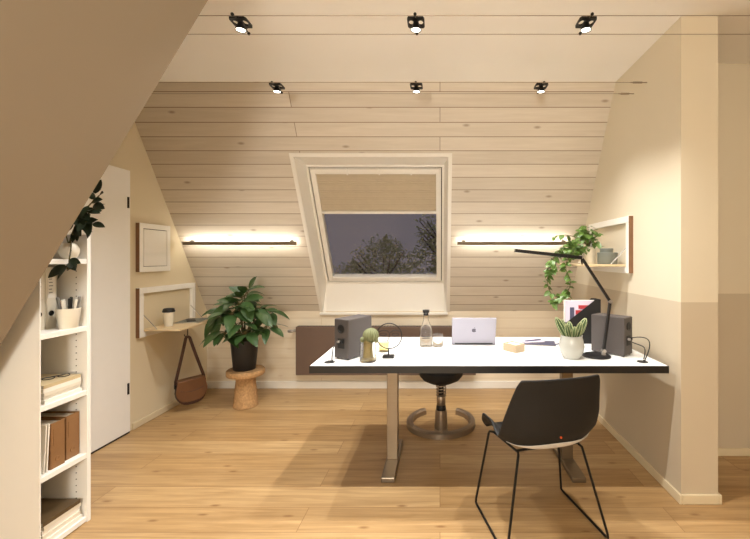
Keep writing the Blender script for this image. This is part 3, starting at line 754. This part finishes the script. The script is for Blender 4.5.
st.build('stem', M['stem'], t, smooth=True); fo.build('foliage', M['leaf'], t, smooth=True, angle=False)

# ------------------------------------------------------------------ folding wall shelves
def open_shelf(name_label, loc, rz, length):
    """local: wall plane y=0, shelf towards -y, x along the wall, z=0 at the frame's lower edge"""
    t = thing('folding_shelf', name_label, 'wall shelf', loc, rz, 'folding wall shelves')
    Hh, bw, d = .395, .045, .03
    b = MB(); b.box(0, length, -d, 0, Hh-bw, Hh); b.box(0, length, -d, 0, 0, bw); b.box(0, bw, -d, 0, bw, Hh-bw); b.box(length-bw, length, -d, 0, bw, Hh-bw)
    b.build('frame', M['white'], t, bevel=.002)
    b = MB(); b.box(-.001, .0, -d, 0, .001, Hh-.001); b.box(length, length+.001, -d, 0, .001, Hh-.001); b.build('edge_banding', M['plywood'], t)
    b = MB(); b.box(bw+.004, length-bw-.004, -.315, -.012, bw+.002, bw+.016); b.build('flap', M['birch'], t, bevel=.001)
    for x in (bw+.008, length-bw-.008):
        b = MB(); b.tube([(x, -.015, bw+.14), (x, -.13, bw+.017)], .0028, 6); b.build('stay', M['alu'], t)
    return t
SL = open_shelf('open folding shelf on the left wall, holding a paper cup', (XL, 3.81, .706), -PI/2, .71)
# rotating by -90 deg: local x -> -Y, local -y -> ... keep the flap on the room side
SL.rotation_euler.z = PI/2; SL.location = (XL, 3.10, .706)
b = MB(); b.tube([(.35, -.185, .046), (.35, -.185, -.03), (.35, -.180, -.052), (.35, -.168, -.058), (.35, -.158, -.05), (.35, -.156, -.036)], .004, 8); hk = b.build('hook', M['black'], SL, smooth=True)
SR = open_shelf('open folding shelf on the partition wall, holding a trailing plant', (XR, 3.41, 1.234), -PI/2, .73)
t = thing('folding_shelf', 'small folding shelf closed flat against the left wall', 'wall shelf', (XL, 3.10, 1.228), PI/2, 'folding wall shelves')
b = MB(); Hh, L_, bw = .392, .355, .042
b.box(0, L_, -.03, 0, Hh-bw, Hh); b.box(0, L_, -.03, 0, 0, bw); b.box(0, bw, -.03, 0, bw, Hh-bw); b.box(L_-bw, L_, -.03, 0, bw, Hh-bw); b.build('frame', M['white'], t, bevel=.002)
b = MB(); b.box(bw, L_-bw, -.018, 0, bw, Hh-bw); b.build('shadow_gap', M['dgap'], t)
b = MB(); b.box(bw+.005, L_-bw-.005, -.03, -.018, bw+.004, Hh-bw-.006); b.build('flap', M['white'], t, bevel=.001)
b = MB(); b.box(-.001, 0, -.03, 0, .001, Hh-.001); b.build('edge_banding', M['plywood'], t)

# things on the left shelf
FZ = .706+.045+.016
t = thing('paper_cup', 'white paper coffee cup with black lid on the left shelf', 'cup', (-2.285, 3.31, FZ))
b = MB(); b.lathe([(0, 0), (.030, 0), (.0305, .004), (.043, .125), (.041, .125), (.029, .006), (0, .006)], n=32); b.build('cup', M['cream'], t, smooth=True)
b = MB(); b.lathe([(.0445, .118), (.046, .121), (.046, .130), (.043, .134), (.041, .146), (.035, .149), (.033, .144), (0, .144)], n=32); b.build('lid', M['blackp'], t, smooth=True)
flat('magazine', 'grey magazine lying on the left shelf behind the cup', 'magazine', -2.245, 3.57, FZ, .19, .26, .008, math.radians(8), M['tin'])
o = MB().box(-.035, .035, -.07, .07, 0, .008).build('phone', M['blackp'], bevel=.004); place(o, (-2.25, 3.55, FZ+.008), math.radians(35)); tag(o, 'black phone lying on the grey magazine', 'phone')

# bag
t = thing('shoulder_bag', 'tan leather saddle bag hanging by its strap below the left shelf', 'bag', (-2.194, 3.473, .056), math.radians(47))
t.rotation_euler.y = math.radians(-3)
def Dsh(w, h, n=14, z0=0):
    pts = [(-w*.86, h), (w*.86, h)]
    for i in range(n+1):
        a = -PI*.02-PI*.96*i/n
        pts.append((w*math.copysign(abs(math.cos(a))**.7, math.cos(a)), z0+h*.55+h*.55*math.sin(a)))
    return pts
b = MB(); b.prism(Dsh(.118, .215), -.03, .04, lambda u, v, a: Vector((u, a, v))); b.build('body', M['dtan'], t, bevel=.008)
b = MB(); b.prism(Dsh(.122, .192), -.042, -.031, lambda u, v, a: Vector((u, a, v+.03))); b.box(-.105, .105, -.04, .045, .216, .225); b.build('flap', M['tan'], t, bevel=.005)
b = MB(); b.tube([Vector((x, -.043, .15-.03*math.cos(x*14))) for x in [-.09+.18*i/14 for i in range(15)]], .002, 6); b.build('stitching', M['dtan'], t)
hookl = Vector((0, .0, .598))
b = MB()
for sx in (-1, 1):
    b.tube([(sx*.112, .005, .16), (sx*.108, .005, .22), (sx*.055, .003, .42), (sx*.014, 0, .585), (0, 0, .597)], .017, 4, flat=.25, up=(1, 0, 0))
b.build('strap', M['dtan'], t, smooth=True)
for sx in (-1, 1):
    b = MB(); b.box(sx*.112-.01, sx*.112+.01, -.006, .016, .16, .195); b.build('strap_tab', M['black'], t, bevel=.002)

# things on the right shelf
FR = 1.234+.045+.016
t = thing('trailing_plant', 'green trailing plant in a white pot on the right wall shelf', 'plant', (1.135, 2.99, FR))
b = MB(); b.lathe([(0, 0), (.040, 0), (.043, .004), (.052, .118), (.0525, .13), (.047, .13), (.046, .11), (0, .108)], n=32); b.build('pot', M['cream'], t, smooth=True)
b = MB(); b.lathe([(0, .1085), (.0455, .111), (.03, .118), (0, .12)], n=20); b.build('soil', M['soil'], t)
rs = random.Random(5); st, fo = MB(), MB()
def vleaf(p, d, L):
    fo.leaf(p, d, (rs.uniform(-.3, .3), rs.uniform(-.8, -.1), rs.uniform(.2, 1)), L, L*.72, droop=rs.uniform(.1, .5), fold=.2, n=5)
vines = [[(0, 0, .12), (-.08, -.03, .22), (-.22, -.02, .24), (-.27, -.02, .20)],
         [(-.02, 0, .12), (-.15, -.05, .16), (-.28, -.04, .10), (-.30, -.03, -.02)], [(-.30, -.03, -.02), (-.31, -.03, -.07), (-.34, -.03, -.11), (-.32, -.03, -.17)], [(-.32, -.03, -.17), (-.31, -.03, -.22), (-.28, -.03, -.25), (-.24, -.03, -.245)],
         [(-.02, -.03, .12), (-.12, -.09, .12), (-.22, -.08, .06), (-.20, -.08, -.05)], [(-.20, -.08, -.05), (-.18, -.08, -.09), (-.15, -.07, -.14), (-.18, -.06, -.20)], [(-.18, -.06, -.20), (-.20, -.06, -.25), (-.27, -.05, -.27), (-.29, -.05, -.29)],
         [(-.24, -.03, .10), (-.30, -.03, .05), (-.30, -.04, -.02), (-.27, -.04, -.06)], [(0, -.02, .12), (.02, -.08, .2), (.05, -.1, .15), (.055, -.1, .06)]]
for vi, P in enumerate(vines):
    pts = bez(*P, 14); st.tube(pts, .0024, 5)
    for i, p in enumerate(pts):
        if vi in (0, 3) and i % 2: continue
        for q in range(2 if vi in (1, 4, 7) else 1):
            a = rs.random()*6.28; d = Vector((math.cos(a), math.sin(a)*.6, rs.uniform(-.7, .4))); vleaf(p, d, rs.uniform(.036, .06))
for k in range(95):   # bushy head above the pot
    a = rs.random()*6.28; e = rs.uniform(.0, 1.4); R = rs.uniform(.02, .085)
    p = Vector((-.012+R*math.cos(a)*math.cos(e), -.01+R*math.sin(a)*math.cos(e), .178+R*1.35*math.sin(e)))
    d = Vector((math.cos(a), math.sin(a), rs.uniform(-.6, .6))); vleaf(p, d, rs.uniform(.034, .06))
    if k % 3 == 0: st.tube([(0, 0, .115), p], .0016, 4)
for k in range(80):   # clump left of the pot
    a = rs.random()*6.28; R = rs.uniform(.0, .05); p = Vector((-.135+R*math.cos(a), -.04+rs.uniform(-.04, .04), .115+R*math.sin(a)))
    vleaf(p, Vector((math.cos(a), rs.uniform(-.6, .2), math.sin(a))), rs.uniform(.03, .048))
st.build('vine_stem', M['stem'], t, smooth=True); fo.build('foliage', M['vine'], t, smooth=True, angle=False)
t = thing('storage_tin', 'wide round grey tin on the right wall shelf', 'tin', (1.212, 2.845, FR))
b = MB(); b.lathe([(0, 0), (.066, 0), (.068, .003), (.068, .075), (0, .075)], n=36); b.build('can', M['tin'], t, smooth=True)
b = MB(); b.lathe([(.0695, .07), (.0695, .082), (.066, .085), (0, .085)], n=36); b.build('lid', M['tin'], t, smooth=True)
t = thing('storage_tin', 'small flat grey tin on top of the wide tin', 'tin', (1.205, 2.845, FR+.085))
b = MB(); b.lathe([(0, 0), (.044, 0), (.045, .002), (.045, .02), (0, .02)], n=32); b.build('can', M['tin'], t, smooth=True)
b = MB(); b.lathe([(.0463, .018), (.0463, .027), (.044, .029), (0, .029)], n=32); b.build('lid', M['tin'], t, smooth=True)

# ------------------------------------------------------------------ bookcase
BX0, BX1, BY0, BY1 = XL+.001, -1.79, 1.758, 2.015
t = thing('bookcase', 'tall white bookcase standing under the left slope', 'bookcase', ((BX0+BX1)/2, (BY0+BY1)/2, 0))
hx, hy = (BX1-BX0)/2, (BY1-BY0)/2
b = MB(); b.box(-hx, hx, -hy, -hy+.005, 0, 1.322); b.build('side_panel', M['white'], t, bevel=.0015)
b = MB(); b.box(-hx, hx, hy-.021, hy, 0, 1.46); b.build('side_panel', M['white'], t, bevel=.0015)
b = MB(); b.box(-hx, -hx+.01, -hy+.021, hy-.0215, 0, 1.3); b.build('back_panel', M['white'], t)
SH = [.03, .35, .67, .995, 1.335]
for z in SH:
    b = MB(); b.box(-hx+.011, hx-.002, -hy+.0055, hy-.0215, z-.024, z); b.build('shelf', M['white'], t, bevel=.001)
for i in range(40):
    z = .09+i*.032
    if min(abs(z-s+.01) for s in SH) < .025: continue
    b = MB(); b.lathe([(.0028, 0), (.0028, .0012), (0, .0012)], c=(hx-.055, hy-.021, z), M=Matrix.Rotation(PI/2, 3, 'X'), n=8); b.build('pin_hole', M['dgap'], t)
# trailing dark plant with round cream pot on the top shelf
t = thing('shelf_plant', 'dark trailing plant in a round cream pot on top of the bookcase', 'plant', (-1.832, 1.940, 1.335))
b = MB(); b.lathe([(0, 0), (.022, 0), (.034, .012), (.041, .034), (.040, .052), (.030, .072), (.022, .078), (.019, .074), (0, .068)], n=30); b.build('pot', M['cream'], t, smooth=True)
rs = random.Random(3); st, fo = MB(), MB()
for P in ([(0, 0, .07), (.03, 0, .2), (.07, .02, .26), (.115, .04, .32)], [(0, 0, .07), (.04, -.01, .17), (.07, 0, .20), (.10, .02, .175)], [(0, 0, .07), (.05, -.03, .12), (.055, -.05, .02), (.03, -.04, -.05)],
          [(0, 0, .07), (-.03, 0, .16), (-.04, .01, .2), (-.06, .02, .27)], [(0, 0, .07), (.02, .02, .16), (.06, .03, .22), (.10, .03, .26)]):
    pts = bez(*P, 10); st.tube(pts, .003, 5)
    for i, p in enumerate(pts[7 if P[3][2] < 0 else 3:]):
        a = rs.random()*6.28; d = Vector((.5*math.cos(a)+.25, .5*math.sin(a)-.2, rs.uniform(-.9, .5)))
        fo.leaf(p, d, (rs.uniform(-.3, .3), -.8, .5), rs.uniform(.05, .075), rs.uniform(.03, .042), droop=.2, n=6)
for p, d in (((.075, .01, .20), (.3, -.1, -1)), ((.06, 0, .22), (.1, -.2, -1)), ((.095, .03, .27), (.6, -.2, -.1)), ((.1, .03, .33), (.4, 0, .9)), ((.035, -.03, 0.0), (.5, -.3, -.4)), ((.02, -.04, -.03), (-.6, -.2, -.5)), ((.02, 0, .18), (-.3, -.4, -.6)), ((.05, .02, .23), (-.3, -.4, .3))):
    fo.leaf(p, d, (.2, -.9, .3), .085, .045, droop=.1, n=6)
st.build('stem', M['stem'], t, smooth=True); fo.build('foliage', M['leafd'], t, smooth=True, angle=False)

def binder(name, label, x, y0, y1, z, h, depth, m, group):
    """spine faces +x"""
    t = thing(name, label, 'binder', (x, (y0+y1)/2, z), 0, group)
    w = (y1-y0)/2
    b = MB(); b.box(-depth, 0, -w, -w+.003, 0, h); b.box(-depth, 0, w-.003, w, 0, h); b.box(-.003, 0, -w+.003, w-.003, 0, h); b.build('cover', m, t, bevel=.0012)
    b = MB(); b.box(-depth+.012, -.02, -w+.006, w-.006, .003, h-.008); b.build('sheets', M['pages'], t)
    b = MB(); b.lathe([(.013, 0), (.013, .002), (.010, .0022), (0, .0005)], c=(0, 0, .075 if h > .26 else .04), M=Matrix.Rotation(PI/2, 3, 'Y'), n=18); b.build('finger_ring', M['black'] if h > .26 else m, t)
    b = MB(); b.box(0, .0012, -w*.62, w*.62, h*.5, h*.86); lb = b.build('spine_label', M['paper'] if h > .26 else m, t)
    if h > .26:
        b = MB()
        for k in range(5): b.box(.0012, .0016, -w*.45, w*(.1+.3*((k*7) % 3)/3), h*(.8-k*.055), h*(.8-k*.055)+.004)
        b.build('printed_line', M['tin'], lb)
    return t
binder('ring_binder', 'white ring binder beside the pencil pot on the bookcase', -1.905, 1.898, 1.953, SH[3], .30, .26, M['cream'], 'white binders')
binder('ring_binder', 'white ring binder half hidden behind the near side of the bookcase', -1.905, 1.838, 1.896, SH[3], .30, .26, M['cream'], 'white binders')
binder('file_binder', 'brown binder at the far side of the bookcase shelf', -1.826, 1.918, 1.990, SH[1], .215, .2, M['brownb'], 'brown binders')
binder('file_binder', 'brown binder standing nearer and pulled forward on the bookcase shelf', -1.815, 1.832, 1.902, SH[1], .215, .2, M['brownb'], 'brown binders')
for k, lab in enumerate(('thin white folder leaning against the nearer brown binder', 'thin white folder standing outermost left of the brown binders')):
    o = MB().box(-.2, 0, -.003, .003, 0, .22).build('folder', M['paper'], bevel=.001); place(o, (-1.812, 1.812-k*.013, SH[1]+.001), rot=(math.radians(-3), 0, 0)); tag(o, lab, 'folder')

# pencil pot and pens
t = thing('pencil_pot', 'tapered white pot full of pens on the bookcase', 'pot', (-1.83, 1.936, SH[3]))
b = MB(); b.lathe([(0, 0), (.034, 0), (.036, .003), (.0465, .092), (.047, .098), (.043, .098), (.034, .008), (0, .007)], n=32); b.build('cup', M['cream'], t, smooth=True)
cols = ['pen1', 'pen2', 'pen1', 'black', 'pen1', 'pen3', 'pen2', 'pen1', 'black']; nm = {'pen1': 'white', 'pen2': 'grey', 'black': 'black', 'pen3': 'brown'}
rs = random.Random(8)
for k, c in enumerate(cols):
    a = 2*PI*k/len(cols); tl = .17
    t = thing('pen', '%s pen standing in the white pencil pot' % nm[c], 'pen', (-1.83+.016*math.cos(a), 1.936+.017*math.sin(a), SH[3]+.0115), 0, '%s pens in the pencil pot' % nm[c])
    t.rotation_euler = (-math.sin(a)*tl, math.cos(a)*tl, 0)
    h = rs.uniform(.128, .146)
    b = MB(); b.lathe([(0, -.003), (.0035, .004), (.0055, .012), (.0055, h-.03), (.0055, h-.03)], n=10); b.build('barrel', M[c], t)
    b = MB(); b.lathe([(.0062, h-.03), (.0062, h-.003), (.004, h), (0, h)], n=10); b.build('cap', M[c], t)

mags = [(SH[2], [(.017, 'paper', 'lowest white magazine of the stack on the middle shelf'), (.017, 'paper', 'second white magazine from the bottom on the middle shelf'), (.017, 'cream', 'third cream magazine from the bottom on the middle shelf'), (.018, 'paper', 'white magazine second from the top on the middle shelf'), (.016, 'sand', 'sand-coloured magazine on top of the middle shelf stack')]),
        (SH[0], [(.021, 'paper', 'lowest white magazine of the stack on the bottom shelf'), (.020, 'cream', 'second magazine from the bottom on the bottom shelf'), (.021, 'paper', 'third white magazine from the bottom on the bottom shelf'), (.019, 'cream', 'magazine second from the top on the bottom shelf'), (.018, 'dkcover', 'dark patterned magazine on top of the bottom shelf stack')])]
rs = random.Random(2)
for z, L in mags:
    for h, c, lab in L:
        flat('magazine', lab, 'magazine', -1.932+rs.uniform(-.006, .006), 1.885+rs.uniform(-.003, .003), z+.0002, .25, .185, h, rs.uniform(-.02, .02)+PI, M[c], 'magazines in the bookcase'); z += h+.0004
t = thing('spectacles', 'dark spectacles folded on the sand-coloured magazine', 'glasses', (-1.86, 1.905, SH[2]+.0896), math.radians(60))
t.rotation_euler.x = 0
b = MB()
for cx in (-.028, .028): b.tube([Vector((cx+.022*math.cos(2*PI*i/14), .016*math.sin(2*PI*i/14), .0045+.002*math.sin(2*PI*i/14))) for i in range(14)], .002, 6, True, up=(0, 1, 0))
b.tube([(-.007, 0, .006), (0, .003, .008), (.007, 0, .006)], .002, 6); b.build('frame', M['black'], t)
for sx in (-1, 1):
    b = MB(); b.tube([(sx*.05, 0, .006), (sx*.051, .012, .006), (-sx*.03, .024+.006*sx, .003)], .0018, 6); b.build('temple', M['black'], t)

# ------------------------------------------------------------------ trees outside
rs = random.Random(4)
def tree(x, y, zt, r, n, label):
    t = thing('garden_tree', label, 'tree', (x, y, -6), 0, 'trees outside the window')
    b = MB(); b.tube([(0, 0, 0), (.05, 0, 3.), (0, 0, 6+zt-r)], [.16, .12, .05], 8)
    for k in range(22):
        a = rs.random()*6.28; z0 = 6+zt-r*rs.uniform(1.0, 2.4)
        b.tube([(0, 0, z0), (r*.45*math.cos(a), r*.45*math.sin(a), z0+r*.4), (r*.8*math.cos(a), r*.8*math.sin(a), z0+r*.8)], [.03, .016, .006], 5)
    b.build('trunk', M['wall_ext'], t)
    f = MB()
    for k in range(n):
        a = rs.random()*6.28; q = rs.random()**.5; zz = rs.uniform(-2.2, 1)
        rad = r*(math.sqrt(max(0, 1-zz*zz)) if zz > 0 else 1)*q*(1+.25*math.sin(3*a+zz*4))
        p = Vector((rad*math.cos(a), rad*math.sin(a), 6+zt-r+zz*r*(.8+.35*rs.random())))
        f.leaf(p, (rs.uniform(-1, 1), rs.uniform(-1, 1), rs.uniform(-.6, .8)), (rs.uniform(-1, 1), -1, 1), rs.uniform(.06, .10), rs.uniform(.022, .036), n=2)
    f.build('foliage', M['treeleaf'], t)
tree(-1.15, 8.2, 1.72, .75, 5200, 'leafy tree outside in the middle of the roof window')
tree(.25, 6.2, 2.1, .75, 5200, 'taller leafy tree outside at the right edge of the roof window')
tree(-2.35, 10.4, 1.22, .65, 2600, 'low treetop outside at the lower left of the roof window')

# unseen fill light added behind the viewer to brighten the room, no fixture
fd = bpy.data.lights.new('fill_light', 'POINT'); fd.energy = 165; fd.color = (1.0, .98, .945); fd.shadow_soft_size = .3
fo_ = bpy.data.objects.new('fill_light', fd); COL.objects.link(fo_); fo_.location = (-.5, -1.6, 1.45)

# ------------------------------------------------------------------ sky, camera, view
w = bpy.data.worlds.new('dusk_sky'); SC.world = w; w.use_nodes = True
nt = w.node_tree; bg = nt.nodes['Background']
tc = nt.nodes.new('ShaderNodeTexCoord'); sp = nt.nodes.new('ShaderNodeSeparateXYZ'); nt.links.new(tc.outputs['Generated'], sp.inputs[0])
cr = nt.nodes.new('ShaderNodeValToRGB'); cr.color_ramp.elements[0].position = 0.0; cr.color_ramp.elements[0].color = (.118, .102, .112, 1)
cr.color_ramp.elements[1].position = .9; cr.color_ramp.elements[1].color = (.30, .28, .32, 1)
e = cr.color_ramp.elements.new(.3); e.color = (.105, .093, .108, 1)
nt.links.new(sp.outputs[2], cr.inputs[0]); nt.links.new(cr.outputs[0], bg.inputs['Color']); bg.inputs['Strength'].default_value = 1.0

cd = bpy.data.cameras.new('camera'); cam = bpy.data.objects.new('camera', cd); COL.objects.link(cam)
cam.location = (0, 0, 1.34); cam.rotation_euler = (PI/2, 0, 0)
cd.sensor_fit = 'HORIZONTAL'; cd.sensor_width = 36; cd.lens = 36*393/750
cd.shift_x = -(440-375)/750; cd.shift_y = -(269.5-258)/750
cd.clip_start = .05; cd.clip_end = 100
SC.camera = cam
vs = SC.view_settings
SC.display_settings.display_device = 'sRGB'
vs.view_transform = 'Standard'; vs.look = 'None'; vs.gamma = 1; vs.use_curve_mapping = False; vs.exposure = 0.12
